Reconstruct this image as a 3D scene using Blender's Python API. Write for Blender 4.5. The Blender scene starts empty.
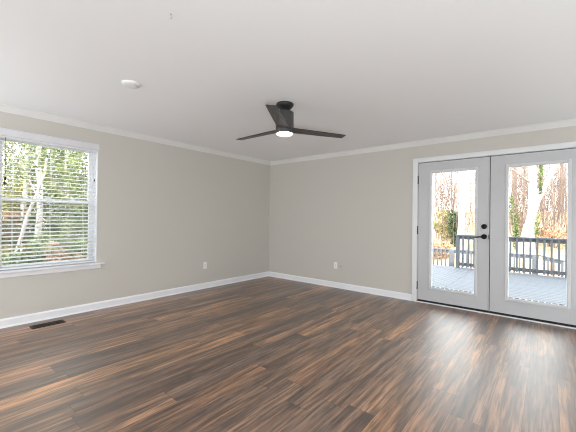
import bpy, bmesh, math, random
from mathutils import Vector, Matrix
PI = math.pi
rnd = random.Random(7)
sc = bpy.context.scene
col = sc.collection

# ------------------------------------------------------------------ camera
cam_d = bpy.data.cameras.new('camera')
cam = bpy.data.objects.new('camera', cam_d); col.objects.link(cam)
yaw, pitch, roll = 0.6896, 0.0067, 0.0127
f = Vector((-math.sin(yaw)*math.cos(pitch), math.cos(yaw)*math.cos(pitch), math.sin(pitch)))
r0 = Vector((math.cos(yaw), math.sin(yaw), 0)); u0 = r0.cross(f)
r = math.cos(roll)*r0 + math.sin(roll)*u0
u = math.cos(roll)*u0 - math.sin(roll)*r0
cam.matrix_world = Matrix(((r.x, u.x, -f.x, 4.6168), (r.y, u.y, -f.y, -4.9723), (r.z, u.z, -f.z, 1.2448), (0, 0, 0, 1)))
cam_d.sensor_width = 36; cam_d.lens = 315.26/576*36
cam_d.clip_start = 0.05; cam_d.clip_end = 300
sc.camera = cam

# ------------------------------------------------------------------ sky, sun, added fill lights, exposure
w = bpy.data.worlds.new('sky'); sc.world = w; w.use_nodes = True
nt = w.node_tree; bg = nt.nodes['Background']
tc = nt.nodes.new('ShaderNodeTexCoord'); sep = nt.nodes.new('ShaderNodeSeparateXYZ'); rp = nt.nodes.new('ShaderNodeValToRGB')
nt.links.new(tc.outputs['Generated'], sep.inputs[0]); nt.links.new(sep.outputs['Z'], rp.inputs[0]); nt.links.new(rp.outputs[0], bg.inputs[0])
rp.color_ramp.elements[0].color = (1, .99, .97, 1); rp.color_ramp.elements[1].color = (.80, .90, 1, 1)
bg.inputs[1].default_value = 7.0
sun_d = bpy.data.lights.new('sun', 'SUN'); sun = bpy.data.objects.new('sun', sun_d); col.objects.link(sun)
sun_d.energy = 12.0; sun_d.angle = math.radians(2); sun_d.color = (1, .96, .9)
sun.rotation_euler = (math.radians(50), 0, 0)           # from behind the house, over its roof
def area(name, loc, rot, sx, sy, power, colr=(1, 1, 1)):
    d = bpy.data.lights.new(name, 'AREA'); o = bpy.data.objects.new(name, d); col.objects.link(o)
    d.shape = 'RECTANGLE'; d.size = sx; d.size_y = sy; d.energy = power; d.color = colr
    o.location = loc; o.rotation_euler = rot
area('rear_fill', (.85, -6.44, 1.35), (PI/2, 0, 0), 1.15, 1.5, 46, (.93, .965, 1))  # added fill light standing in for daylight from the rear
area('forward_fill', (5.75, -6.0, .5), (PI+math.radians(-62), 0, math.radians(30)), .8, .5, 104, (.90, .96, 1))  # unseen fill added behind the camera to lift ceiling and walls
area('side_fill', (6.0, -1.6, .35), (PI, math.radians(48), 0), .5, 2.0, 28, (.90, .96, 1))  # added fill off to the right, brightens the far ceiling
vs = sc.view_settings
vs.view_transform = 'Standard'; vs.look = 'None'; vs.gamma = 1; vs.use_curve_mapping = False
vs.exposure = 0.0
sc.cycles.use_denoising = True; sc.cycles.denoising_prefilter = 'NONE'; sc.cycles.filter_width = 1.1
sc.cycles.max_bounces = 10; sc.cycles.diffuse_bounces = 6; sc.cycles.transparent_max_bounces = 16
sc.cycles.sample_clamp_indirect = 6

# ------------------------------------------------------------------ materials
def srgb(*c): return tuple(((x/255/12.92) if x/255 <= .04045 else ((x/255+.055)/1.055)**2.4) for x in c) + (1,)
def mat(name, c, rough=.5, metal=0, spec=.5, noise=None, bump=0, bscale=40):
    m = bpy.data.materials.new(name); m.use_nodes = True
    n = m.node_tree; b = n.nodes['Principled BSDF']
    b.inputs['Base Color'].default_value = c; b.inputs['Roughness'].default_value = rough
    b.inputs['Metallic'].default_value = metal; b.inputs['Specular IOR Level'].default_value = spec
    if noise:
        t = n.nodes.new('ShaderNodeTexCoord'); mp = n.nodes.new('ShaderNodeMapping'); x = n.nodes.new('ShaderNodeTexNoise')
        mp.inputs['Scale'].default_value = noise[2] if len(noise) > 2 else (1, 1, 1)
        if len(noise) > 3: mp.vector_type = 'TEXTURE'; mp.inputs['Scale'].default_value = tuple(1/v for v in noise[2]); mp.inputs['Rotation'].default_value = (0, 0, noise[3])
        x.inputs['Scale'].default_value = noise[1]; x.inputs['Detail'].default_value = 5
        rr = n.nodes.new('ShaderNodeValToRGB'); k = noise[0]
        if isinstance(k, tuple): rr.color_ramp.elements[0].color = k; rr.color_ramp.elements[1].color = c
        else:
            rr.color_ramp.elements[0].color = tuple(v*(1-k) for v in c[:3])+(1,)
            rr.color_ramp.elements[1].color = tuple(min(1, v*(1+k)) for v in c[:3])+(1,)
        rr.color_ramp.elements[0].position = .35; rr.color_ramp.elements[1].position = .65
        n.links.new(t.outputs['Object'], mp.inputs[0]); n.links.new(mp.outputs[0], x.inputs['Vector'])
        n.links.new(x.outputs['Fac'], rr.inputs[0]); n.links.new(rr.outputs[0], b.inputs['Base Color'])
    if bump:
        t = n.nodes.new('ShaderNodeTexCoord'); x = n.nodes.new('ShaderNodeTexNoise'); x.inputs['Scale'].default_value = bscale
        bp = n.nodes.new('ShaderNodeBump'); bp.inputs['Strength'].default_value = bump; bp.inputs['Distance'].default_value = .002
        n.links.new(t.outputs['Object'], x.inputs['Vector']); n.links.new(x.outputs['Fac'], bp.inputs['Height']); n.links.new(bp.outputs[0], b.inputs['Normal'])
    return m
M = {}
M['wall'] = mat('greige_paint', srgb(205, 202, 195), .75, spec=.3, bump=.12, bscale=180)
M['ceil'] = mat('ceiling_paint', srgb(246, 247, 249), .85, spec=.2, bump=.08, bscale=200)
M['trim'] = mat('trim_paint', srgb(240, 241, 245), .38, noise=(.015, 3))
M['casing'] = mat('casing_paint', srgb(232, 233, 235), .4, noise=(.012, 4))
M['liteframe'] = mat('lite_frame_paint', srgb(214, 215, 218), .4, noise=(.01, 4))
M['crown'] = mat('crown_paint', srgb(231, 231, 230), .5, noise=(.015, 3))
M['door'] = mat('door_paint', srgb(196, 197, 200), .4, noise=(.01, 4))
M['vinyl'] = mat('white_vinyl', srgb(240, 241, 243), .35, noise=(.01, 5))
M['slat'] = mat('blind_slat', srgb(236, 238, 242), .4, noise=(.012, 6))
M['valance'] = mat('blind_valance', srgb(222, 222, 226), .45, noise=(.012, 6))
M['black'] = mat('black_metal', srgb(24, 23, 24), .38, .6, noise=(.15, 30))
M['rubber'] = mat('black_sill', srgb(14, 14, 15), .6, noise=(.2, 20))
M['bronze'] = mat('dark_bronze', srgb(44, 34, 28), .45, .5, noise=(.15, 40))
M['fanblack'] = mat('fan_black', srgb(26, 26, 27), .42, .1, noise=(.1, 30))
M['fangrey'] = mat('fan_charcoal', srgb(72, 71, 72), .45, .2, noise=(.08, 30))
M['blade'] = mat('charcoal_wood', srgb(92, 90, 91), .42, noise=(srgb(40, 39, 40), 4, (1.5, 22, 1)))
M['plate'] = mat('outlet_white', srgb(244, 244, 242), .35, noise=(.01, 20))
M['slot'] = mat('outlet_slot', srgb(60, 60, 60), .5, noise=(.1, 20))
M['clip'] = mat('grey_clip', srgb(112, 116, 122), .5, noise=(.1, 20))
M['cableplate'] = mat('painted_plate', srgb(205, 200, 190), .7, noise=(.02, 20))
M['deck'] = mat('deck_boards', srgb(86, 90, 96), .6, noise=(.13, 1, (.4, 9, 1)))
M['deckdiag'] = mat('diagonal_deck_boards', srgb(86, 90, 96), .6, noise=(.16, 1, (.4, 9, 1), -PI/4))
M['rail'] = mat('grey_blue_paint', srgb(86, 90, 96), .55, noise=(.05, 6))
M['siding'] = mat('house_siding', srgb(200, 198, 192), .7, noise=(.03, 2))
M['shingle'] = mat('roof_shingle', srgb(70, 68, 66), .9, noise=(.2, 8))
M['bark'] = mat('pale_bark', srgb(190, 185, 180), .85, noise=(srgb(150, 142, 134), 5, (3, 3, .6)))
M['bark2'] = mat('tan_bark', srgb(150, 140, 133), .85, noise=(srgb(88, 77, 70), 5, (3, 3, .5)))
M['twig'] = mat('twig_brown', srgb(132, 114, 104), .9, noise=(srgb(72, 58, 50), 3))
M['evergreen'] = mat('evergreen_leaf', srgb(64, 82, 44), .6, noise=(srgb(32, 46, 25), 3))
M['yellowleaf'] = mat('yellow_leaf', srgb(150, 144, 84), .6, noise=(srgb(100, 102, 58), 3))
M['orangeleaf'] = mat('russet_leaf', srgb(170, 138, 108), .7, noise=(srgb(128, 92, 68), 3))
M['greenleaf'] = mat('green_leaf', srgb(122, 136, 72), .55, noise=(srgb(48, 62, 30), 2.5))
M['paleleaf'] = mat('pale_green_leaf', srgb(140, 149, 108), .55, noise=(srgb(74, 86, 58), 2.5))
M['ivy'] = mat('ivy_leaf', srgb(94, 116, 44), .5, noise=(srgb(50, 68, 24), 3))
M['fence'] = mat('cedar_boards', srgb(172, 126, 94), .8, noise=(srgb(92, 62, 48), 3, (4, 4, .4)))
M['shade'] = mat('roller_shade', srgb(235, 235, 232), .8, noise=(.01, 5))

def glass_mat():
    m = bpy.data.materials.new('clear_glass'); m.use_nodes = True; n = m.node_tree; n.nodes.clear()
    o = n.nodes.new('ShaderNodeOutputMaterial'); mx = n.nodes.new('ShaderNodeMixShader'); tr = n.nodes.new('ShaderNodeBsdfTransparent')
    gl = n.nodes.new('ShaderNodeBsdfGlossy'); fr = n.nodes.new('ShaderNodeFresnel'); fr.inputs[0].default_value = 1.35
    tr.inputs[0].default_value = (.97, .985, .98, 1); gl.inputs['Roughness'].default_value = 0
    n.links.new(fr.outputs[0], mx.inputs[0]); n.links.new(tr.outputs[0], mx.inputs[1]); n.links.new(gl.outputs[0], mx.inputs[2]); n.links.new(mx.outputs[0], o.inputs[0])
    return m
M['glass'] = glass_mat()
def lamp_mat():
    m = mat('lit_lens', (1, 1, 1, 1), .4); b = m.node_tree.nodes['Principled BSDF']
    b.inputs['Emission Color'].default_value = (1, .98, .95, 1); b.inputs['Emission Strength'].default_value = 6
    return m
M['lamp'] = lamp_mat()

def floor_mat():
    m = bpy.data.materials.new('vinyl_plank'); m.use_nodes = True; n = m.node_tree; b = n.nodes['Principled BSDF']; L = n.links.new
    def N(t, **k):
        x = n.nodes.new(t)
        for a, v in k.items(): setattr(x, a, v)
        return x
    def Mth(op, a, b_=None):
        x = N('ShaderNodeMath', operation=op)
        for i, v in enumerate((a, b_)):
            if v is None: continue
            if isinstance(v, (int, float)): x.inputs[i].default_value = v
            else: L(v, x.inputs[i])
        return x.outputs[0]
    PW, PL = .18, 1.52
    t = N('ShaderNodeTexCoord'); s = N('ShaderNodeSeparateXYZ'); L(t.outputs['Object'], s.inputs[0])
    px = Mth('DIVIDE', s.outputs[0], PW); row = Mth('FLOOR', px); fx = Mth('SUBTRACT', px, row)
    wn = N('ShaderNodeTexWhiteNoise', noise_dimensions='1D'); L(row, wn.inputs['W'])
    py = Mth('ADD', Mth('DIVIDE', s.outputs[1], PL), Mth('MULTIPLY', wn.outputs[0], 7.3)); idx = Mth('FLOOR', py); fy = Mth('SUBTRACT', py, idx)
    cb = N('ShaderNodeCombineXYZ'); L(row, cb.inputs[0]); L(idx, cb.inputs[1])
    w2 = N('ShaderNodeTexWhiteNoise', noise_dimensions='2D'); L(cb.outputs[0], w2.inputs['Vector'])
    # grain coordinates: shifted for each plank
    sc_ = N('ShaderNodeVectorMath', operation='SCALE'); L(w2.outputs['Color'], sc_.inputs[0]); sc_.inputs['Scale'].default_value = 31
    ad = N('ShaderNodeVectorMath', operation='ADD'); L(t.outputs['Object'], ad.inputs[0]); L(sc_.outputs[0], ad.inputs[1])
    def noise(scale, mp, detail=6, dist=0.0):
        k = N('ShaderNodeMapping'); k.inputs['Scale'].default_value = mp; L(ad.outputs[0], k.inputs[0])
        x = N('ShaderNodeTexNoise'); x.inputs['Scale'].default_value = scale; x.inputs['Detail'].default_value = detail
        x.inputs['Roughness'].default_value = .6; x.inputs['Distortion'].default_value = dist
        L(k.outputs[0], x.inputs['Vector']); return x.outputs['Fac']
    broad = noise(1.0, (9.5, .55, 1), 4, .25); mott = noise(1.0, (36, 1.6, 1), 5, .25); fine = noise(1.0, (54, 3, 1), 6, .2); cloud = noise(1.0, (7, 1.2, 1), 3)
    base = N('ShaderNodeValToRGB'); L(w2.outputs[0], base.inputs[0]); cr = base.color_ramp
    cr.elements[0].position = 0; cr.elements[0].color = srgb(*FC[0]); cr.elements[1].position = 1; cr.elements[1].color = srgb(*FC[5])
    for p_, c_ in ((.22, FC[1]), (.45, FC[2]), (.65, FC[3]), (.85, FC[4])):
        e = cr.elements.new(p_); e.color = srgb(*c_)
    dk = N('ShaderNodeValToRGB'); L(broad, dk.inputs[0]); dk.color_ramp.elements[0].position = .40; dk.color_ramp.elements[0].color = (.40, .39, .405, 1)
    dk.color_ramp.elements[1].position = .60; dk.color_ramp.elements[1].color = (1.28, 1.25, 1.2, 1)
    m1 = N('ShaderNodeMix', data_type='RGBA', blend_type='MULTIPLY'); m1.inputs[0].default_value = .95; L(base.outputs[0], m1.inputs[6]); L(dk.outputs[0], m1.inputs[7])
    fn = N('ShaderNodeValToRGB'); L(fine, fn.inputs[0]); fn.color_ramp.elements[0].position = .41; fn.color_ramp.elements[0].color = (.36, .36, .37, 1)
    fn.color_ramp.elements[1].position = .57; fn.color_ramp.elements[1].color = (1.28, 1.26, 1.24, 1)
    m2 = N('ShaderNodeMix', data_type='RGBA', blend_type='MULTIPLY'); m2.inputs[0].default_value = .85; mo = N('ShaderNodeValToRGB'); L(mott, mo.inputs[0]); mo.color_ramp.elements[0].position = .36; mo.color_ramp.elements[0].color = (.46, .45, .46, 1)
    mo.color_ramp.elements[1].position = .56; mo.color_ramp.elements[1].color = (1.14, 1.12, 1.1, 1)
    m5 = N('ShaderNodeMix', data_type='RGBA', blend_type='MULTIPLY'); m5.inputs[0].default_value = .58; L(m1.outputs[2], m5.inputs[6]); L(mo.outputs[0], m5.inputs[7])
    L(m5.outputs[2], m2.inputs[6]); L(fn.outputs[0], m2.inputs[7])
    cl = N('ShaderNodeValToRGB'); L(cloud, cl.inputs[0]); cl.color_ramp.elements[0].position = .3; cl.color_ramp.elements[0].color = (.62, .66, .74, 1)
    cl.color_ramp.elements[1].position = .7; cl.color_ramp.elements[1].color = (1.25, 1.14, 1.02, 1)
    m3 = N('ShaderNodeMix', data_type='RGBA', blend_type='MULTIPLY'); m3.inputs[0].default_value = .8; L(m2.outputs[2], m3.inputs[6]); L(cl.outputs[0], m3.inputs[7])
    # plank joints
    ex = Mth('MULTIPLY', Mth('MINIMUM', fx, Mth('SUBTRACT', 1, fx)), PW); ey = Mth('MULTIPLY', Mth('MINIMUM', fy, Mth('SUBTRACT', 1, fy)), PL)
    jt = Mth('LESS_THAN', Mth('MINIMUM', ex, ey), .0016)
    m4 = N('ShaderNodeMix', data_type='RGBA'); L(Mth('MULTIPLY', jt, .75), m4.inputs[0]); L(m3.outputs[2], m4.inputs[6]); m4.inputs[7].default_value = srgb(38, 28, 24)
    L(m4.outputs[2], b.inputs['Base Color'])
    rr = N('ShaderNodeMapRange'); L(fine, rr.inputs[0]); rr.inputs[3].default_value = .38; rr.inputs[4].default_value = .52; L(rr.outputs[0], b.inputs['Roughness'])
    b.inputs['Specular IOR Level'].default_value = .5; b.inputs['Coat Weight'].default_value = 1; b.inputs['Coat Roughness'].default_value = .43; b.inputs['Coat IOR'].default_value = 1.6
    bp = N('ShaderNodeBump'); bp.inputs['Strength'].default_value = .15; bp.inputs['Distance'].default_value = .0012
    L(Mth('SUBTRACT', fine, Mth('MULTIPLY', jt, 1.0)), bp.inputs['Height']); L(bp.outputs[0], b.inputs['Normal'])
    return m
FC = [(116, 89, 71), (162, 123, 92), (128, 105, 91), (178, 137, 100), (120, 97, 83), (156, 122, 96)]
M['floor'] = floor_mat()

def ground_mat():
    m = bpy.data.materials.new('leaf_litter'); m.use_nodes = True; n = m.node_tree; b = n.nodes['Principled BSDF']; L = n.links.new
    t = n.nodes.new('ShaderNodeTexCoord'); x = n.nodes.new('ShaderNodeTexNoise'); x.inputs['Scale'].default_value = 3.5; x.inputs['Detail'].default_value = 8; x.inputs['Roughness'].default_value = .7
    L(t.outputs['Object'], x.inputs['Vector'])
    a = n.nodes.new('ShaderNodeValToRGB'); L(x.outputs['Fac'], a.inputs[0])
    a.color_ramp.elements[0].position = .3; a.color_ramp.elements[0].color = srgb(138, 104, 76); a.color_ramp.elements[1].position = .66; a.color_ramp.elements[1].color = srgb(182, 160, 134)
    e = a.color_ramp.elements.new(.46); e.color = srgb(170, 138, 102)
    g = n.nodes.new('ShaderNodeValToRGB'); L(x.outputs['Fac'], g.inputs[0])
    g.color_ramp.elements[0].position = .3; g.color_ramp.elements[0].color = srgb(78, 68, 56); g.color_ramp.elements[1].position = .62; g.color_ramp.elements[1].color = srgb(100, 110, 78)
    s = n.nodes.new('ShaderNodeSeparateXYZ'); L(t.outputs['Object'], s.inputs[0])
    mr = n.nodes.new('ShaderNodeMapRange'); L(s.outputs['Y'], mr.inputs[0]); mr.inputs[1].default_value = 1; mr.inputs[2].default_value = 6
    mx = n.nodes.new('ShaderNodeMix'); mx.data_type = 'RGBA'; L(mr.outputs[0], mx.inputs[0]); L(g.outputs[0], mx.inputs[6]); L(a.outputs[0], mx.inputs[7])
    L(mx.outputs[2], b.inputs['Base Color']); b.inputs['Roughness'].default_value = .95
    return m
M['ground'] = ground_mat()

# ------------------------------------------------------------------ mesh helpers
class MB:
    def __init__(s): s.bm = bmesh.new()
    def box(s, lo, hi, bev=0):
        v = [s.bm.verts.new((x, y, z)) for x in (lo[0], hi[0]) for y in (lo[1], hi[1]) for z in (lo[2], hi[2])]
        fs = [s.bm.faces.new([v[i] for i in q]) for q in ((0, 1, 3, 2), (4, 6, 7, 5), (0, 4, 5, 1), (2, 3, 7, 6), (0, 2, 6, 4), (1, 5, 7, 3))]
        if bev:
            es = list({e for q in fs for e in q.edges})
            bmesh.ops.bevel(s.bm, geom=es, offset=bev, segments=2, affect='EDGES', profile=.5)
        return s
    def prism(s, pts, a, b):                                # closed outline pts (3D function of t) swept from a to b
        A = [s.bm.verts.new(p) for p in a]; B = [s.bm.verts.new(p) for p in b]; k = len(A)
        for i in range(k): s.bm.faces.new((A[i], A[(i+1) % k], B[(i+1) % k], B[i]))
        s.bm.faces.new(A[::-1]); s.bm.faces.new(B); return s
    def lathe(s, prof, c, axis='z', n=40):                  # prof (radius, height)
        rings = []
        for rr_, h in prof:
            ring = []
            for i in range(n):
                a = 2*PI*i/n; x, y = rr_*math.cos(a), rr_*math.sin(a)
                p = (x, y, h) if axis == 'z' else (x, h, y)
                ring.append(s.bm.verts.new((c[0]+p[0], c[1]+p[1], c[2]+p[2])))
            rings.append(ring)
        for A, B in zip(rings, rings[1:]):
            for i in range(n): s.bm.faces.new((A[i], A[(i+1) % n], B[(i+1) % n], B[i]))
        s.bm.faces.new(rings[0][::-1]); s.bm.faces.new(rings[-1]); return s
    def tube(s, pts, rad, n=7):
        pts = [Vector(p) for p in pts]; rings = []
        for i, p in enumerate(pts):
            d = (pts[min(i+1, len(pts)-1)] - pts[max(i-1, 0)]).normalized()
            a = d.cross(Vector((0, 0, 1)) if abs(d.z) < .9 else Vector((1, 0, 0))).normalized(); b = d.cross(a)
            q = rad[i] if isinstance(rad, (list, tuple)) else rad
            rings.append([s.bm.verts.new(p + a*math.cos(2*PI*k/n)*q + b*math.sin(2*PI*k/n)*q) for k in range(n)])
        for A, B in zip(rings, rings[1:]):
            for k in range(n): s.bm.faces.new((A[k], A[(k+1) % n], B[(k+1) % n], B[k]))
        s.bm.faces.new(rings[0][::-1]); s.bm.faces.new(rings[-1]); return s
    def leaf(s, p, size, rg):
        a = Vector((rg.uniform(-1, 1), rg.uniform(-1, 1), rg.uniform(-1, 1))).normalized()
        b = a.cross(Vector((rg.uniform(-1, 1), rg.uniform(-1, 1), rg.uniform(-1, 1)))).normalized()
        p = Vector(p); c = a.cross(b)*size*.12
        vv = [s.bm.verts.new(q) for q in (p-a*size, p+b*size*.45+c, p+a*size, p-b*size*.45+c)]
        s.bm.faces.new(vv); return s
    def build(s, name, m, parent=None, smooth=False, at=None):
        bmesh.ops.recalc_face_normals(s.bm, faces=s.bm.faces[:])
        me = bpy.data.meshes.new(name); s.bm.to_mesh(me); s.bm.free()
        me.materials.append(m)
        if smooth:
            for p in me.polygons: p.use_smooth = True
            me.set_sharp_from_angle(angle=math.radians(40))
        o = bpy.data.objects.new(name, me); col.objects.link(o)
        if parent: o.parent = parent
        if at: o.location = at
        return o
def tag(o, label, cat, group=None, kind=None):
    o['label'] = label; o['category'] = cat
    if group: o['group'] = group
    if kind: o['kind'] = kind
    return o
def thing(name, label, cat, loc=(0, 0, 0), rz=0, group=None):
    o = bpy.data.objects.new(name, None); col.objects.link(o); o.location = loc; o.rotation_euler = (0, 0, rz)
    o.empty_display_size = .1
    return tag(o, label, cat, group)
def struct(o, label=None, cat=None):
    o['kind'] = 'structure'
    if label: o['label'] = label
    if cat: o['category'] = cat
    return o
def sroot(name, label, cat, loc=(0, 0, 0)):
    o = bpy.data.objects.new(name, None); col.objects.link(o); o.location = loc
    return struct(o, label, cat)
def copy_tree(o, parent=None):
    c = o.copy(); col.objects.link(c)
    if parent: c.parent = parent
    for ch in list(o.children): copy_tree(ch, c)
    return c

# ------------------------------------------------------------------ room shell
XR, YR, H, T = 6.3, -6.5, 2.44, .16          # right wall, rear wall, height, wall thickness
WY0, WY1, WZ0, WZ1 = -4.36, -3.355, .605, 2.15 # left window opening
DX0, DX1, DZ1 = 3.075, 4.962, 2.122            # door opening
struct(MB().box((-T, YR-T, -.12), (XR+T, T, 0)).build('floor', M['floor']), 'brown wood-look plank floor running toward the far corner', 'floor')
struct(MB().box((-T, YR-T, H), (XR+T, T, H+.14)).build('ceiling', M['ceil']), 'smooth white ceiling', 'ceiling')
b = MB(); b.box((-T, YR-T, 0), (0, WY0, H)).box((-T, WY1, 0), (0, T, H)).box((-T, WY0, 0), (0, WY1, WZ0)).box((-T, WY0, WZ1), (0, WY1, H))
struct(b.build('wall_left', M['wall']), 'greige wall with the window', 'wall')
b = MB(); b.box((0, 0, 0), (DX0, T, H)).box((DX1, 0, 0), (XR, T, H)).box((DX0, 0, DZ1), (DX1, T, H))
struct(b.build('wall_back', M['wall']), 'greige wall with the french doors', 'wall')
RW = (.25, 1.45, .6, 2.1); SW = (-4.8, -2.4, .6, 2.1)
b = MB(); b.box((0, YR-T, 0), (RW[0], YR, H)).box((RW[1], YR-T, 0), (XR, YR, H)).box((RW[0], YR-T, 0), (RW[1], YR, RW[2])).box((RW[0], YR-T, RW[3]), (RW[1], YR, H))
struct(b.build('wall_rear', M['wall']))
b = MB(); b.box((XR, YR-T, 0), (XR+T, SW[0], H)).box((XR, SW[1], 0), (XR+T, T, H)).box((XR, SW[0], 0), (XR+T, SW[1], SW[2])).box((XR, SW[0], SW[3]), (XR+T, SW[1], H))
struct(b.build('wall_right', M['wall']))
# unseen windows added for interior fill light; drawn shades close them
w2 = sroot('added_window_2', 'added unseen rear window with drawn shade', 'window')
MB().box((RW[0], YR-.10, RW[2]), (RW[1], YR-.08, RW[3])).build('roller_shade', M['shade'], w2)
b = MB(); b.box((RW[0], YR-.15, RW[2]), (RW[0]+.05, YR-.105, RW[3])).box((RW[1]-.05, YR-.15, RW[2]), (RW[1], YR-.105, RW[3])).box((RW[0], YR-.15, RW[2]), (RW[1], YR-.105, RW[2]+.05)).box((RW[0], YR-.15, RW[3]-.05), (RW[1], YR-.105, RW[3])); b.build('frame', M['vinyl'], w2)
w3 = sroot('added_window_3', 'added unseen side window with drawn shade', 'window')
MB().box((XR+.08, SW[0], SW[2]), (XR+.10, SW[1], SW[3])).build('roller_shade', M['shade'], w3)
b = MB(); b.box((XR+.105, SW[0], SW[2]), (XR+.15, SW[0]+.05, SW[3])).box((XR+.105, SW[1]-.05, SW[2]), (XR+.15, SW[1], SW[3])).box((XR+.105, SW[0], SW[2]), (XR+.15, SW[1], SW[2]+.05)).box((XR+.105, SW[0], SW[3]-.05), (XR+.15, SW[1], SW[3])); b.build('frame', M['vinyl'], w3)
# baseboards: flat board, eased top, shoe moulding
BH = .0987
bp = [(0, 0), (.026, 0), (.026, .006), (.022, .014), (.015, .018), (.015, BH-.018), (.011, BH-.008), (.008, BH), (0, BH)]
struct(MB().prism(None, [(d, YR, z) for d, z in bp], [(d, 0, z) for d, z in bp]).build('baseboard_left', M['trim']), 'white baseboard under the window', 'baseboard')
struct(MB().prism(None, [(0, -d, z) for d, z in bp], [(3.008, -d, z) for d, z in bp]).build('baseboard_back', M['trim']), 'white baseboard left of the french doors', 'baseboard')
struct(MB().prism(None, [(5.03, -d, z) for d, z in bp], [(XR, -d, z) for d, z in bp]).build('baseboard_right', M['trim']))
# crown moulding
cd, cp = .0692, .0588
cpf = [(0, -cd), (.007, -cd), (.010, -cd+.008), (.018, -cd+.017), (.034, -.030), (.046, -.015), (.050, -.010), (cp, -.008), (cp, 0), (0, 0)]
def crown(name, f1, f2, lab): return struct(MB().prism(None, [f1(d, z) for d, z in cpf], [f2(d, z) for d, z in cpf]).build(name, M['crown']), lab, 'crown moulding')
crown('trim_1', lambda d, z: (d, YR, H+z), lambda d, z: (d, 0, H+z), 'white crown moulding above the window wall')
crown('trim_2', lambda d, z: (0, -d, H+z), lambda d, z: (XR, -d, H+z), 'white crown moulding above the french door wall')
# door casing and sill
cas = sroot('trim_3', 'white casing around the french doors', 'door casing')
CX0, CX1, CZ = 3.008, 5.03, 2.182
def casing(x0, x1, z0, z1):
    return MB().box((x0, -.017, z0), (x1, 0, z1), .004)
b = casing(CX0, DX0+.006, 0, CZ); b.box((CX0, -.022, 0), (CX0+.016, 0, CZ), .003); b.build('side_casing', M['casing'], cas)
b = casing(DX1-.006, CX1, 0, CZ); b.box((CX1-.016, -.022, 0), (CX1, 0, CZ), .003); b.build('side_casing', M['casing'], cas)
b = casing(DX0+.006, DX1-.006, DZ1-.006, CZ); b.box((CX0+.016, -.022, CZ-.016), (CX1-.016, 0, CZ), .003); b.build('head_casing', M['casing'], cas)
b = MB(); b.box((DX0, .002, .0), (DX0+.010, T, DZ1)).box((DX1-.010, .002, 0), (DX1, T, DZ1)).box((DX0+.010, .002, DZ1-.008), (DX1-.010, T, DZ1))
b.box((DX0+.010, .06, 0), (DX0+.03, T, DZ1-.008)).box((DX1-.03, .06, 0), (DX1-.010, T, DZ1-.008)).box((DX0+.03, .06, DZ1-.03), (DX1-.03, T, DZ1-.008)); b.build('jamb', M['casing'], cas)
b = MB(); b.box((DX0+.010, .028, .03), (DX0+.0145, .06, DZ1-.008)).box((DX1-.0145, .028, .03), (DX1-.010, .06, DZ1-.008)).box((DX0+.0145, .028, 2.106), (DX1-.0145, .06, DZ1-.008)); b.build('gap_shade_strip', M['rubber'], cas)  # black strips added behind the panel gaps to darken them like shadow
sill = sroot('trim_4', 'dark sill and white shoe strip under the french doors', 'door sill')
MB().box((DX0, .0, 0), (DX1, T+.04, .022), .003).build('sill', M['rubber'], sill)
MB().box((DX0-.03, -.03, 0), (DX1+.03, 0, .014), .005).build('shoe_strip', M['trim'], sill)

# ------------------------------------------------------------------ french doors
GZ0, GZ1 = .247, 1.946
def door(name, label, x0, x1, gx0, gx1):
    d = sroot(name, label, 'door')
    z0, z1, y0, y1 = .040, 2.105, .004, .048
    b = MB(); b.box((x0, y0, z0), (gx0-.03, y1, z1), .002).box((gx1+.03, y0, z0), (x1, y1, z1), .002).box((gx0-.03, y0, z0), (gx1+.03, y1, GZ0-.03)).box((gx0-.03, y0, GZ1+.03), (gx1+.03, y1, z1))
    b.build('panel', M['door'], d)
    b = MB()                                             # raised lite frame, both sides of the panel
    for a, c in ((y0-.018, y0+.012), (y1-.012, y1+.018)):
        o, i = .034, -.002
        for lo, hi in (((gx0-o, GZ0-o), (gx0-i, GZ1+o)), ((gx1+i, GZ0-o), (gx1+o, GZ1+o)), ((gx0-i, GZ0-o), (gx1+i, GZ0-i)), ((gx0-i, GZ1+i), (gx1+i, GZ1+o))):
            b.box((lo[0], a, lo[1]), (hi[0], c, hi[1]), .009)
    b.build('lite_frame', M['liteframe'], d)
    MB().box((gx0-.028, .021, GZ0-.028), (gx1+.028, .031, GZ1+.028)).build('glass', M['glass'], d)
    b = MB()
    n = 9
    for k in range(n):                                   # spacer clips along the foot of the glass
        xa = gx0+.012+(gx1-gx0-.02)*k/n
        b.box((xa, .015, GZ0+.003), (xa+(gx1-gx0)/n*.72, .0205, GZ0+.010))
    b.build('glazing_clip_strip', M['clip'], d)
    MB().box((x0+.002, .006, .022), (x1-.002, .044, .0395)).build('door_sweep', M['rubber'], d)
    return d
d1 = door('door_1', 'left french door with a full glass lite, black lever and deadbolt', 3.090, 4.0125, 3.281, 3.843)
d2 = door('door_2', 'right french door with a full glass lite, cut by the photo edge', 4.0205, 4.946, 4.2205, 4.796)
MB().box((4.013, .030, .04), (4.020, .046, 2.104)).build('gap_shade_strip', M['rubber'], d1)  # black strip standing in for the shade between the two doors
MB().box((4.0005, -.003, .045), (4.012, .004, 2.103), .002).build('astragal', M['door'], d1)
def hinge(z, x, par):
    b = MB(); b.lathe([(.007, -.05), (.007, .05)], (x, -.008, z), n=14)
    for k in (-1, 1): b.lathe([(.004, -.006), (.0085, -.003), (.0085, .003), (.004, .006)], (x, -.008, z+k*.055), n=14)
    b.box((x-.003, -.006, z-.05), (x+.003, .012, z+.05)); b.build('hinge', M['black'], par, True)
for z in (.251, 1.088, 1.852):
    hinge(z, 3.083, d1); hinge(z, 4.953, d2)
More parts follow.
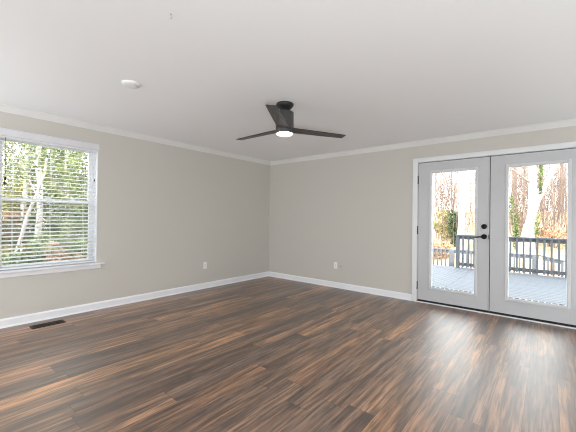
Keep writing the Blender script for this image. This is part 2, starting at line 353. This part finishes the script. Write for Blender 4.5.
# lever handle with rosette, thumb deadbolt above
hx, hz, bz = 3.952, 1.027, 1.165
hd = MB().lathe([(.034, .004), (.034, -.006), (.030, -.011), (.018, -.014), (.011, -.016), (.011, -.045), (.0, -.046)], (hx, 0, hz), 'y', 32).build('door_handle', M['black'], d1, True)
b = MB(); b.tube([(hx+.012, -.046, hz), (hx, -.049, hz), (hx-.03, -.052, hz-.002), (hx-.07, -.052, hz-.006), (hx-.105, -.049, hz-.010), (hx-.118, -.046, hz-.011)], [.009, .011, .0095, .008, .0075, .006], 12); b.build('lever', M['black'], hd, True)
db = MB().lathe([(.034, .004), (.034, -.006), (.030, -.012), (.022, -.015), (0, -.016)], (hx, 0, bz), 'y', 32).build('deadbolt', M['black'], d1, True)
b = MB(); b.box((hx-.018, -.032, bz-.006), (hx+.018, -.014, bz+.006), .004); b.build('thumb_turn', M['black'], db)
MB().box((4.0030, -.0065, hz-.032), (4.0122, -.0028, hz+.026), .001).build('strike_plate', M['slot'], d1)

# ------------------------------------------------------------------ left window
w1 = sroot('window_1', 'double hung white window with a sill on the left wall', 'window')
FX0, FX1 = -.15, -.085                      # frame depth range
b = MB(); t = .03
b.box((FX0, WY0, WZ0), (FX1, WY0+t, WZ1)).box((FX0, WY1-t, WZ0), (FX1, WY1, WZ1)).box((FX0, WY0+t, WZ1-t), (FX1, WY1-t, WZ1)).box((FX0, WY0+t, WZ0), (FX1, WY1-t, WZ0+t))
b.build('window_frame', M['vinyl'], w1)
MZ = 1.42
def sash(name, xa, xb, z0, z1):
    y0, y1 = WY0+t, WY1-t; s = .042
    b = MB(); b.box((xa, y0, z0), (xb, y0+s, z1), .003).box((xa, y1-s, z0), (xb, y1, z1), .003).box((xa, y0+s, z0), (xb, y1-s, z0+s), .003).box((xa, y0+s, z1-s), (xb, y1-s, z1), .003)
    o = b.build(name, M['vinyl'], w1)
    MB().box(((xa+xb)/2-.004, y0+s-.005, z0+s-.005), ((xa+xb)/2+.004, y1-s+.005, z1-s+.005)).build('pane', M['glass'], o)
    return o
sash('lower_sash', -.110, -.086, WZ0+t, MZ+.02)
sm = mat('screen_mesh', srgb(60, 62, 64), .8, noise=(.1, 50)); n_ = sm.node_tree; tr_ = n_.nodes.new('ShaderNodeBsdfTransparent'); mx_ = n_.nodes.new('ShaderNodeMixShader'); mx_.inputs[0].default_value = .16
n_.links.new(tr_.outputs[0], mx_.inputs[1]); n_.links.new(n_.nodes['Principled BSDF'].outputs[0], mx_.inputs[2]); n_.links.new(mx_.outputs[0], n_.nodes['Material Output'].inputs[0])
MB().box((-.1455, WY0+t+.005, WZ0+t), (-.1445, WY1-t-.005, MZ-.002)).build('insect_screen', sm, w1)
sash('upper_sash', -.140, -.114, MZ-.022, WZ1-t)
b = MB(); b.box((-.086, -3.9, MZ+.02), (-.068, -3.84, MZ+.034), .004); b.lathe([(.012, 0), (.012, .01), (.006, .014)], (-.078, -3.87, MZ+.034), n=16); b.build('sash_lock', M['vinyl'], w1)
b = MB(); b.box((-.084, WY0, WZ0), (-.0, WY0+.009, WZ1)).box((-.084, WY1-.009, WZ0), (0.002, WY1, WZ1)).box((-.084, WY0+.009, WZ1-.009), (0, WY1-.009, WZ1)); b.build('jamb_liner', M['vinyl'], w1)
b = MB(); b.box((-.084, WY0+.001, WZ0-.0), (.0, WY1-.001, WZ0+.017)).box((0, WY0-.09, WZ0-.003), (.048, WY1+.09, WZ0+.017), .006); b.build('window_sill', M['trim'], w1)
ap = [(0, .545), (.010, .545), (.015, .553), (.015, .588), (.020, .596), (.020, .602), (0, .602)]
MB().prism(None, [(d, WY0-.05, z) for d, z in ap], [(d, WY1+.05, z) for d, z in ap]).build('apron', M['trim'], w1)
b = MB()
for y in (WY1-.019, ): b.box((-.083, y, 1.70), (-.068, y+.012, 1.73), .003)
b.build('tilt_latch', M['slot'], w1)
# blind
bl = thing('window_blind', 'white two inch slat blind lowered over the left wall window', 'blind', (-.035, (WY0+WY1)/2, WZ1))
def lb(b, name, m, par=bl, sm=False):
    bmesh.ops.translate(b.bm, vec=(.035, -(WY0+WY1)/2, -WZ1), verts=b.bm.verts[:]); return b.build(name, m, par, sm)
ya, yb = WY0+.012, WY1-.012
b = MB(); b.box((.004, WY0-.005, 2.108), (.022, WY1+.006, 2.190), .003).box((-.0, WY1+.0, 2.108), (.006, WY1+.006, 2.19)).box((.020, WY0-.005, 2.178), (.026, WY1+.006, 2.19), .002); lb(b, 'valance', M['valance'])
lb(MB().box((-.064, ya, 2.088), (-.012, yb, 2.139)), 'headrail', M['vinyl'])
b = MB(); pitchz = .0465; tilt = math.radians(12); z = .672; n = 0
while z < 2.075:
    cx = -.038; hw = .025; pts = []
    for k in range(7):
        q = -1+2*k/6; pts.append((q*hw, (1-q*q)*.0022))
    ct, st = math.cos(tilt), math.sin(tilt)
    prof = [(p[0]*ct+p[1]*st, -p[0]*st+p[1]*ct+.0013) for p in pts] + [(p[0]*ct+p[1]*st, -p[0]*st+p[1]*ct-.0013) for p in reversed(pts)]
    b.prism(None, [(cx+x, ya, z+h) for x, h in prof], [(cx+x, yb, z+h) for x, h in prof]); z += pitchz
lb(b, 'slats', M['slat'])
lb(MB().box((-.063, ya, .632), (-.013, yb, .650), .004), 'bottom_rail', M['slat'])
for y in (ya+.14, (ya+yb)/2, yb-.14):
    b = MB(); b.tube([(-.012, y, .64), (-.012, y, 2.09)], .0011, 5).tube([(-.064, y, .64), (-.064, y, 2.09)], .0011, 5); lb(b, 'ladder_cord', M['slat'])
for y, zt in ((-4.279, 1.66), (-4.284, 1.61)):
    b = MB(); b.tube([(-.006, y, 2.1), (-.006, y, zt)], .0016, 6); lc = lb(b, 'lift_cord', M['slot'])
    b = MB(); b.lathe([(.004, .0), (.009, -.006), (.012, -.026), (.010, -.034), (0, -.036)], (-.006, y, zt), n=14); lb(b, 'tassel', M['black'], lc, True)

# ------------------------------------------------------------------ ceiling fan
fan = thing('ceiling_fan', 'black three-blade ceiling fan with a lit round lens hanging from the ceiling', 'ceiling fan', (2.484, -2.46, H))
def fl(z): return z-H
MB().lathe([(.088, 0), (.092, -.006), (.092, -.014), (.086, -.026), (.066, -.048), (.050, -.064), (.046, -.072)], (0, 0, 0), n=48).build('canopy', M['fanblack'], fan, True)
MB().lathe([(.030, -.068), (.034, -.078), (.030, -.09), (.030, -.1)], (0, 0, 0), n=32).build('downrod', M['fanblack'], fan, True)
MB().lathe([(.03, -.087), (.084, -.087), (.092, -.092), (.094, -.098), (.094, -.302), (.090, -.312), (.0, -.312)], (0, 0, 0), n=56).build('motor_housing', M['fangrey'], fan, True)
MB().lathe([(.083, -.310), (.085, -.313), (.084, -.318), (.076, -.323), (.05, -.326), (0, -.327)], (0, 0, 0), n=48).build('light_lens', M['lamp'], fan, True)
fd = bpy.data.lights.new('fan_lamp', 'AREA'); fo = bpy.data.objects.new('fan_lamp', fd); col.objects.link(fo)
fd.shape = 'DISK'; fd.size = .16; fd.energy = 5; fd.color = (1, .98, .95); fo.location = (2.484, -2.46, H-.336)
for k, ang in enumerate((180, 60.5, -59)):
    b = MB(); L_ = [(.05, .066), (.12, .066), (.3, .062), (.5, .056), (.704, .050), (.710, .046)]
    pit = math.radians(7); th = .0045
    top = []; bot = []
    for x, hw in L_:
        row = []
        for yy, zz in ((-hw, 0), (-hw+.006, th), (hw-.006, th), (hw, 0), (hw-.006, -th), (-hw+.006, -th)):
            row.append(b.bm.verts.new((x, yy*math.cos(pit)+zz*math.sin(pit), -yy*math.sin(pit)+zz*math.cos(pit))))
        top.append(row)
    for A, B in zip(top, top[1:]):
        for i in range(6): b.bm.faces.new((A[i], A[(i+1) % 6], B[(i+1) % 6], B[i]))
    b.bm.faces.new(top[0]); b.bm.faces.new(top[-1])
    o = b.build('blade', M['blade'], fan); o.location = (0, 0, 2.172-H); o.rotation_euler = (0, 0, math.radians(ang))

# ------------------------------------------------------------------ small fittings
sd = thing('smoke_detector', 'round white smoke detector on the ceiling, left of the fan', 'smoke detector', (1.71, -3.695, H))
MB().lathe([(.078, 0), (.080, -.003), (.078, -.009), (.072, -.011)], (0, 0, 0), n=40).build('base', M['plate'], sd, True)
MB().lathe([(.073, -.010), (.073, -.014), (.066, -.020), (.030, -.023), (0, -.023)], (0, 0, 0), n=40).build('cover', M['trim'], sd, True)
hk = MB(); hk.lathe([(.006, 0), (.006, -.004), (.0025, -.005), (.0025, -.012)], (0, 0, 0), n=12).tube([(0, 0, -.010), (0, .006, -.018), (0, .004, -.026), (0, -.004, -.026), (0, -.006, -.020)], .002, 6)
tag(hk.build('ceiling_hook', mat('hook_grey', srgb(190, 190, 190), .5, noise=(.03, 20)), None, True, (2.894, -3.992, H)), 'tiny white screw hook in the ceiling near the top of the photo', 'hook')

def outlet(label, loc, rz):
    o = thing('wall_outlet', label, 'outlet', loc, rz)      # local: plate faces -y
    MB().box((-.035, -.006, -.0575), (.035, 0, .0575), .0035).build('cover_plate', M['plate'], o)
    for k in (-1, 1):
        rc = MB().box((-.0165, -.0085, k*.0195-.0135), (.0165, -.004, k*.0195+.0135), .004).build('receptacle', M['plate'], o)
        b = MB(); b.box((-.0085, -.009, k*.0195-.003), (-.0065, -.0083, k*.0195+.007)).box((.0065, -.009, k*.0195-.003), (.0085, -.0083, k*.0195+.006)).lathe([(.0028, -.009), (.0028, -.0083)], (0, 0, k*.0195-.008), 'y', 10)
        b.build('slots', M['slot'], rc)
    MB().lathe([(.003, -.0075), (.003, -.005)], (0, 0, 0), 'y', 12).build('screw', M['slot'], o)
outlet('white duplex wall outlet on the wall with the window', (0, -1.637, .402), PI/2)
outlet('white duplex wall outlet on the wall left of the french doors', (1.651, 0, .4), 0)
cb_ = thing('cable_plate', 'small wall-coloured cable plate right of the back wall outlet', 'wall plate', (1.762, 0, .392))
MB().box((-.035, -.005, -.05), (.035, 0, .05), .003).build('cover_plate', M['cableplate'], cb_)
MB().lathe([(.008, -.005), (.008, -.008), (.005, -.009), (.005, -.016)], (0, 0, 0), 'y', 16).build('connector', M['slot'], cb_, True)

fv = thing('floor_register', 'dark bronze floor vent register by the baseboard under the window', 'floor vent', (.232, -3.925, 0))
b = MB(); hx_, hy_ = .066, .158
b.box((-hx_, -hy_, 0), (-hx_+.016, hy_, .006), .002).box((hx_-.016, -hy_, 0), (hx_, hy_, .006), .002).box((-hx_+.016, -hy_, 0), (hx_-.016, -hy_+.02, .006), .002).box((-hx_+.016, hy_-.02, 0), (hx_-.016, hy_, .006), .002)
b.build('frame', M['bronze'], fv)
MB().box((-hx_+.01, -hy_+.01, .0002), (hx_-.01, hy_-.01, .0012)).build('duct_opening', M['rubber'], fv)
b = MB()
for k in range(12):
    y = -hy_+.026+k*(2*hy_-.052)/11; b.box((-hx_+.014, y-.003, .001), (hx_-.014, y+.003, .005))
b.box((-.003, -hy_+.02, .001), (.003, hy_-.02, .0055)); b.build('grille', M['bronze'], fv)

# ------------------------------------------------------------------ house outside, deck, ground
ho = sroot('roof', 'upper storey and roof of the house', 'roof')
b = MB(); b.box((-T, YR-T, H+.15), (9.5, T, 4.6)); b.build('upper_storey', M['siding'], ho)
rv = [(YR-.6, 4.6), (T+.45, 4.6), (T+.45, 4.75), ((YR+T)/2, 6.2), (YR-.6, 4.75)]
MB().prism(None, [(-.5, y, z) for y, z in rv], [(9.9, y, z) for y, z in rv]).build('roof_slope', M['shingle'], ho)
def gz(x, y):
    s = min(1, max(0, (y+1)/7)); s = s*s*(3-2*s)
    a = -.45+.02*max(0, -x-8); bk = -1.35+min(3.3, max(0, y-8)*.19)
    return a*(1-s)+bk*s
b = MB(); gx = [-34+i*1.5 for i in range(44)]; gy = [-14+i*1.5 for i in range(44)]
vv = [[b.bm.verts.new((x, y, gz(x, y)+rnd.uniform(-.06, .06))) for y in gy] for x in gx]
def under(x, y): return -1.6 < x < 9 and -8 < y < .5
for i in range(43):
    for j in range(43): b.bm.faces.new((vv[i][j], vv[i+1][j], vv[i+1][j+1], vv[i][j+1]))
struct(b.build('ground', M['ground'], None, True), 'ground under fallen leaves', 'ground')

DZ = -.1
dk = sroot('deck', 'pale blue-grey painted wood deck beyond the french doors', 'deck')
DXL, DXS, DXR, DY0, DY1 = -1.2, 3.04, 7.2, T+.01, 5.17
b = MB(); y = DY0; bw = .138; g = .011
while y < DY1-.02:
    b.box((DXS+.004, y, DZ-.03), (DXR, min(y+bw, DY1), DZ), .003); y += bw+g
b.build('straight_boards', M['deck'], dk)
b = MB()                                              # boards laid at 45 degrees left of the seam
def clip(poly, ax, v, keep):
    out = []
    for i in range(len(poly)):
        p, q = poly[i], poly[(i+1) % len(poly)]; a, c = (p[ax]-v)*keep, (q[ax]-v)*keep
        if a >= 0: out.append(p)
        if a*c < 0: t_ = a/(a-c); out.append((p[0]+(q[0]-p[0])*t_, p[1]+(q[1]-p[1])*t_))
    return out
s = -8
while s < 12:
    q = []
    for c_ in (s, s+bw):                               # lines x + y = c*sqrt2
        pass
    k1, k2 = s*math.sqrt(2), (s+bw)*math.sqrt(2)
    poly = [(-30, k1+30), (30, k1-30), (30, k2-30), (-30, k2+30)]
    for ax, v, kp in ((0, DXL, 1), (0, DXS, -1), (1, DY0, 1), (1, DY1, -1)):
        if poly: poly = clip(poly, ax, v, kp)
    if len(poly) > 2: b.prism(None, [(x, y, DZ-.03) for x, y in poly], [(x, y, DZ) for x, y in poly])
    s += bw+g
b.build('diagonal_boards', M['deckdiag'], dk)
b = MB(); b.box((DXL, DY0, DZ-.25), (DXR, DY0+.04, DZ-.034)).box((DXL, DY1-.05, DZ-.25), (DXR, DY1-.01, DZ-.034)).box((DXL, DY0+.04, DZ-.25), (DXL+.04, DY1-.05, DZ-.034)).box((DXR-.04, DY0+.04, DZ-.25), (DXR, DY1-.05, DZ-.034))
for i in range(20): b.box((DXL+.3+i*.41, DY0+.04, DZ-.22), (DXL+.34+i*.41, DY1-.05, DZ-.034))
for x in (DXL+.05, 1.0, 3.0, 5.0, 7.0):
    for y in (2.2, 4.95): b.box((x, y, -1.6), (x+.1, y+.1, DZ-.034))
b.build('joists', M['rail'], dk)

def railing(name, label, p0, p1, zb, h, posts, sp=.137, group=None, cap=.14, pw=.09):
    """straight or sloping railing from p0 to p1 (x, y, deck height)"""
    P0, P1 = Vector(p0), Vector(p1); d = P1-P0; L_ = Vector((d.x, d.y, 0)).length
    o = thing(name, label, 'railing', p0, math.atan2(d.y, d.x), group); sl = d.z/L_
    def bar(za, zb_, hw, x0=0, x1=L_):
        b = MB(); A = [(x0, -hw, za+sl*x0), (x0, hw, za+sl*x0), (x0, hw, zb_+sl*x0), (x0, -hw, zb_+sl*x0)]; B = [(x1, p[1], p[2]+sl*(x1-x0)) for p in A]
        return b.prism(None, A, B)
    bar(h-.035, h, cap/2, -.06, L_+.06).build('top_rail', M['rail'], o)
    bar(h-.125, h-.036, .019).build('sub_rail', M['rail'], o)
    bar(.055, .145, .019).build('bottom_rail', M['rail'], o)
    for x in posts:
        MB().box((x-pw/2, -pw/2, zb+sl*x), (x+pw/2, pw/2, h-.036+sl*x), .004).build('post', M['rail'], o)
    x = sp
    while x < L_-.04:
        if min(abs(x-q) for q in posts) > .06:
            b = MB(); z1 = sl*x; b.box((x-.022, -.062, .03+z1), (x+.022, -.020, h-.037+z1), .002); b.build('baluster', M['rail'], o)
        x += sp
    return o
railing('deck_railing', 'tall grey-blue deck railing along the far edge of the deck', (2.635, 5.09, DZ), (4.985, 5.09, DZ), .001, .935, (0, 2.35))
railing('deck_railing', 'grey-blue railing at the right end of the deck running back from the corner post', (5.12, 5.02, DZ), (7.1, 5.02, DZ), .001, .935, (0, .98, 1.98))
# lower landing beyond the deck
LZ = -.62
ld = sroot('landing', 'lower deck landing beyond the main deck', 'deck')
b = MB(); y = 5.22
while y < 6.75: b.box((-1.0, y, LZ-.03), (5.1, y+bw, LZ), .003); y += bw+g
b.build('boards', M['deck'], ld)
b = MB(); b.box((-1.0, 5.22, LZ-.2), (5.1, 5.26, LZ-.034)).box((-1.0, 6.68, LZ-.2), (5.1, 6.72, LZ-.034))
for x in (-.9, 1.0, 3.0, 4.9):
    for y in (5.3, 6.55): b.box((x, y, -1.7), (x+.1, y+.1, LZ-.034))
b.build('joists', M['rail'], ld)
railing('deck_railing', 'lower grey-blue railing of the landing seen behind the tall deck railing', (-.9, 6.6, LZ), (4.42, 6.6, LZ), .001, .9, (0, 1.5, 3.06, 5.24), sp=.125, cap=.10, pw=.14)
railing('stair_railing', 'short sloping grey-blue stair railing going down from the landing', (4.5, 6.6, LZ-.012), (4.95, 6.6, LZ-.10), .0, .9, (.43,), sp=.125, cap=.09, pw=.06)

# ------------------------------------------------------------------ trees
def grow(b, p, d, rad, length, depth, rg, spread=.55, n=6, kids=3, up=.18, taper=.62):
    pts = [Vector(p)]; rads = [rad]; d = Vector(d).normalized(); segs = 4 if depth > 1 else 3
    for i in range(segs):
        d = (d+Vector((rg.uniform(-1, 1), rg.uniform(-1, 1), rg.uniform(-.4, .8)))*.13).normalized()
        pts.append(pts[-1]+d*length/segs); rads.append(rad*(1-(1-taper)*(i+1)/segs))
    b.tube(pts, rads, n if depth > 1 else 4)
    if depth <= 0: return
    for k in range(kids):
        t_ = rg.uniform(.35, 1.0) if k else 1.0; i = min(segs-1, int(t_*segs)); q = pts[i].lerp(pts[i+1], t_*segs-i if i < segs else 0)
        dd = (d+Vector((rg.uniform(-1, 1), rg.uniform(-1, 1), rg.uniform(-.3, .7)+up))*spread*(1.4 if k else .6)).normalized()
        grow(b, q, dd, rads[i]*rg.uniform(.38, .6), length*rg.uniform(.55, .8), depth-1, rg, spread, n, kids, up, taper)
def bare_tree(name, label, cat, loc, h, rad, seed, m='bark', lean=(0, 0), group=None, depth=3, nb=9, first=.3):
    rg = random.Random(seed); o = thing(name, label, cat, loc, 0, group)
    pts = [Vector((0, 0, -.3))]; rads = [rad*1.35]
    for i in range(1, 9):
        t_ = i/8; pts.append(Vector((lean[0]*t_*h+rg.uniform(-.05, .05), lean[1]*t_*h+rg.uniform(-.05, .05), t_*h))); rads.append(rad*(1-.6*t_))
    MB().tube(pts, rads, 10).build('trunk', M[m], o, True)
    b = MB()
    for k in range(nb):
        t_ = first+(1-first)*(k+.5)/nb; i = min(7, int(t_*8)); q = pts[i].lerp(pts[i+1], t_*8-i); a = rg.uniform(0, 2*PI)
        grow(b, q, (math.cos(a), math.sin(a), rg.uniform(.15, .9)), rad*(1-.6*t_)*rg.uniform(.25, .45), h*(.32-.16*t_), depth-1, rg)
    b.build('branches', M['twig'] if m != 'bark' else M['bark2'], o)
    return o
CX, CY = 4.617, -4.972
def kx(k, y): return CX+(y-CY)*k
# forked pale tree filling the right door
ft = thing('forked_tree', 'big pale forked tree behind the deck seen through the right door', 'tree', (3.9, 13, gz(3.9, 13)))
z0 = gz(3.9, 13)
b = MB(); rel = lambda x, z, dy=0: (x-3.9, dy, z-z0)
b.tube([rel(3.80, z0-.3), rel(3.84, z0+.25), rel(3.94, .75), rel(4.03, 1.3), rel(4.09, 1.85), rel(4.10, 2.15), rel(4.09, 2.6), rel(4.06, 3.4), rel(4.02, 4.6), rel(4.0, 7), rel(3.9, 10)], [.50, .36, .24, .19, .175, .19, .17, .16, .15, .12, .05], 14)
b.tube([rel(4.08, 1.75), rel(4.22, 2.1), rel(4.44, 2.65), rel(4.84, 3.7), rel(5.3, 5), rel(5.9, 7.5), rel(6.2, 9.5)], [.11, .125, .105, .095, .085, .06, .03], 12)
b.build('trunk', M['bark'], ft, True)
b = MB(); rg = random.Random(5)
for x, z, s_ in ((4.05, 4, -1), (4.0, 5, 1), (4.0, 6, -1), (3.95, 7, 1), (3.95, 8, -1), (5.0, 4.2, 1), (5.3, 5, -1), (5.6, 6.2, 1), (5.9, 7.4, 1), (4.09, 2.9, -1)):
    grow(b, rel(x, z), (s_*.8, rg.uniform(-.6, .6), .7), .05, 2.2, 2, rg)
b.build('branches', M['bark2'], ft)
b = MB(); rg = random.Random(11)                       # ivy on the trunk
for i in range(420):
    z = rg.uniform(2.45, 4.3); b.leaf(rel(4.36+.0*(z-2)+rg.gauss(0, .035), z, -.12+rg.gauss(0, .05)), .05, rg)
for i in range(130):
    z = rg.uniform(.6, 1.5); b.leaf(rel(4.26-(1.5-z)*.02+rg.gauss(0, .05), z, -.16+rg.gauss(0, .06)), .055, rg)
b.build('ivy', M['ivy'], ft)
x = 1.43
bare_tree('straight_tree', 'straight pale tree trunk beside the dark evergreen, seen through the left door', 'tree', (x, 12, gz(x, 12)), 10, .165, 21, nb=6, first=.5)
x = kx(-.262, 17)
bare_tree('straight_tree', 'slim pale tree at the left edge of the left door glass', 'tree', (x, 17, gz(x, 17)), 11, .13, 22, nb=8)
# evergreen and shrubs
def shrub(name, label, loc, rx, rz, n, m, seed, size=.07, stem='bark2', group=None, cat='shrub', zc=None, clumps=7):
    rg = random.Random(seed); o = thing(name, label, cat, loc, 0, group); zc = zc or rz*.95
    cl = [(rg.gauss(0, .45)*rx, rg.gauss(0, .45)*rx, zc+rg.gauss(0, .45)*rz, rg.uniform(.35, .6)) for k in range(clumps)]
    b = MB()
    for i in range(n):
        c = rg.choice(cl); v = Vector((rg.gauss(0, 1), rg.gauss(0, 1), rg.gauss(0, 1))).normalized()*rg.uniform(.55, 1)**.5*c[3]
        b.leaf((c[0]+v.x*rx, c[1]+v.y*rx, max(.03, c[2]+v.z*rz)), size*rg.uniform(.7, 1.3), rg)
    b.build('foliage', M[m], o)
    b = MB()
    for c in cl: b.tube([(0, 0, -.2), (c[0]*.4, c[1]*.4, c[2]*.5), (c[0], c[1], c[2])], [.035*rx+.012, .02, .007], 6)
    b.build('stems', M[stem], o)
    return o
x = .62; shrub('evergreen_shrub', 'dark green evergreen behind the pale trunk in the left door', (x, 14, gz(x, 14)), .30, 1.1, 1000, 'evergreen', 31, .075)
x = -.25; shrub('yellow_shrub', 'yellow-green shrub left of the dark evergreen in the woods', (x, 15, gz(x, 15)), .7, .85, 1000, 'yellowleaf', 32, .075)
x = kx(-.24, 12); shrub('russet_shrub', 'low russet leafed bush beyond the lower railing in the left door', (x, 12, gz(x, 12)), .8, .5, 900, 'orangeleaf', 33, .07)
x = kx(-.063, 14); shrub('evergreen_shrub', 'narrow green climber left of the forked tree', (x, 14, gz(x, 14)), .22, 1.2, 600, 'ivy', 34, .06, zc=1.3)
x = kx(.012, 15); shrub('russet_shrub', 'russet bush right of the forked tree behind the deck', (x, 15, gz(x, 15)), .9, .7, 800, 'orangeleaf', 35, .07)
# bare woods behind
pr = [bare_tree('bare_tree', 'x', 'tree', (0, 0, 0), 9+k, .06+.018*k, 50+k, 'bark2' if k % 2 else 'bark', (rnd.uniform(-.05, .05), 0), 'bare trees in the woods', nb=11, first=.15) for k in range(4)]
used = [False]*4
ks = [rnd.uniform(-.275, -.15) for i in range(10)]+[rnd.uniform(-.085, .042) for i in range(13)]
for i, k in enumerate(ks):
    j = i % 4; y = 20+18*((i*.618) % 1); x = kx(k, y)
    o = copy_tree(pr[j]) if used[j] else pr[j]; used[j] = True
    o.location = (x, y, gz(x, y)); o.rotation_euler = (0, 0, rnd.uniform(0, 6.28)); s = rnd.uniform(.8, 1.2); o.scale = (s, s, s)
    o['label'] = 'bare leafless tree standing in the sunlit woods far behind the deck'
# thin saplings of the undergrowth
def sapling(seed):
    rg = random.Random(seed); b = MB()
    for k in range(4): grow(b, (rg.uniform(-.3, .3), rg.uniform(-.3, .3), -.1), (rg.uniform(-.2, .2), rg.uniform(-.2, .2), 1), .013, 2.0, 3, rg, .45, 4, 3)
    return tag(b.build('bare_sapling', M['twig']), 'thin twiggy sapling in the undergrowth behind the deck', 'sapling', 'saplings of the undergrowth')
ps = [sapling(70+k) for k in range(3)]; us = [False]*3
ks = [rnd.uniform(-.28, -.15) for i in range(40)]+[rnd.uniform(-.085, .045) for i in range(78)]
for i, k in enumerate(ks):
    j = i % 3; y = 14+14*((i*.755) % 1); x = kx(k, y)
    o = copy_tree(ps[j]) if us[j] else ps[j]; us[j] = True
    o.location = (x, y, gz(x, y)); o.rotation_euler = (0, 0, rnd.uniform(0, 6.28)); s = rnd.uniform(.8, 1.5); o.scale = (s, s, s)

# ------------------------------------------------------------------ garden outside the left window
def lw(px, X): return -4.972+(4.617-X)*(.151+.00166*px)     # y on the plane x = X along a sight line
def leafy_tree(label, loc, h, rad, seed, m, n, lean=(0, 0), size=.07, first=.35, nb=8):
    o = bare_tree('leafy_tree', label, 'tree', loc, h, rad, seed, 'bark', lean, None, 3, nb, first)
    rg = random.Random(seed+500); b = MB(); br = [c for c in o.children if c.name.startswith('branches')][0]
    vs_ = br.data.vertices
    for i in range(n):
        p = vs_[rg.randrange(len(vs_))].co; b.leaf((p.x+rg.gauss(0, .12), p.y+rg.gauss(0, .12), p.z+rg.gauss(0, .12)), size*rg.uniform(.7, 1.3), rg)
    b.build('foliage', M[m], o); return o
X = -6; y = lw(4, X)
leafy_tree('leaning pale trunk with green leaves at the left of the window', (X, y, gz(X, y)), 4.5, .05, 81, 'greenleaf', 3000, (0, .24), .045, .25, 9)
X = -8; y = lw(38, X)
leafy_tree('upright pale trunk in the middle of the window view', (X, y, gz(X, y)), 7, .095, 82, 'paleleaf', 4200, (0, 0), .045, .2, 10)
X = -11; y = lw(78, X)
leafy_tree('leafy green tree at the right of the window view', (X, y, gz(X, y)), 6, .1, 83, 'greenleaf', 5200, (0, -.02), .055, .12, 12)
X = -13; y = lw(20, X)
leafy_tree('tall yellow-green tree behind the cedar fence', (X, y, gz(X, y)), 7, .12, 84, 'yellowleaf', 8000, (0, .03), .06, .3, 10)
X = -15; y = lw(55, X)
leafy_tree('pale green tree farthest back in the window view', (X, y, gz(X, y)), 8, .14, 85, 'paleleaf', 6500, (0, 0), .065, .15, 12)
for i, (px, X, rx, rz, n, m, lab) in enumerate(((28, -5.5, .6, .5, 900, 'greenleaf', 'low green bush in front of the middle trunk outside the window'),
        (60, -6.5, .9, .6, 1500, 'greenleaf', 'broad green bush below the middle of the window view'),
        (84, -6, .6, .55, 900, 'greenleaf', 'green bush at the right end of the window view'),
        (73, -4.6, .34, .5, 620, 'orangeleaf', 'low russet bush at the lower right of the window view'),
        (60, -10, 1.2, 1.1, 2200, 'evergreen', 'dark evergreen bush behind the broad green bush'),
        (92, -9, .8, 1.2, 1600, 'paleleaf', 'tall pale green bush at the right edge of the window glass'))):
    y = lw(px, X); shrub('garden_shrub', lab, (X, y, gz(X, y)), rx, rz, int(n*1.6), m, 90+i, .045)
for px, X, rx, rz, m, sd_, lab in ((6, -15, 1.5, 2.4, 'yellowleaf', 131, 'tall yellow-green bush rising behind the fence at the left edge of the window'),
        (34, -16.5, 1.7, 2.6, 'paleleaf', 132, 'tall pale bush far back behind the middle trunk of the window view'),
        (84, -14, 1.4, 2.2, 'greenleaf', 134, 'tall green bush at the right edge of the window behind the leafy tree'),
        (98, -18, 1.7, 2.4, 'paleleaf', 135, 'pale bush farthest right in the window view, behind the others'),
        (66, -17, 1.8, 2.7, 'greenleaf', 133, 'tall green bush far back to the right of the window view')):
    y = lw(px, X); shrub('garden_shrub', lab, (X, y, gz(X, y)), rx, rz, 9500, m, sd_, .065, clumps=16)
X = -11.5; fa, fb = lw(-30, X), lw(27, X)
fn = thing('garden_fence', 'brown cedar garden fence at the left of the window view', 'fence', (X, fa, gz(X, fa)))
b = MB(); y = 0; i = 0
while y < fb-fa-.2:
    b.box((0, y, -.1), (.022, y+.13, 1.75+rnd.uniform(-.02, .02)), .003); y += .19
b.build('boards', M['fence'], fn)
b = MB()
for z in (.3, .95, 1.5): b.box((-.045, 0, z), (-.001, fb-fa, z+.09))
b.build('crossrails', M['fence'], fn)
for y in (.05, 1.9, fb-fa-.15): MB().box((-.14, y, -.2), (-.047, y+.1, 1.85), .004).build('post', M['fence'], fn)
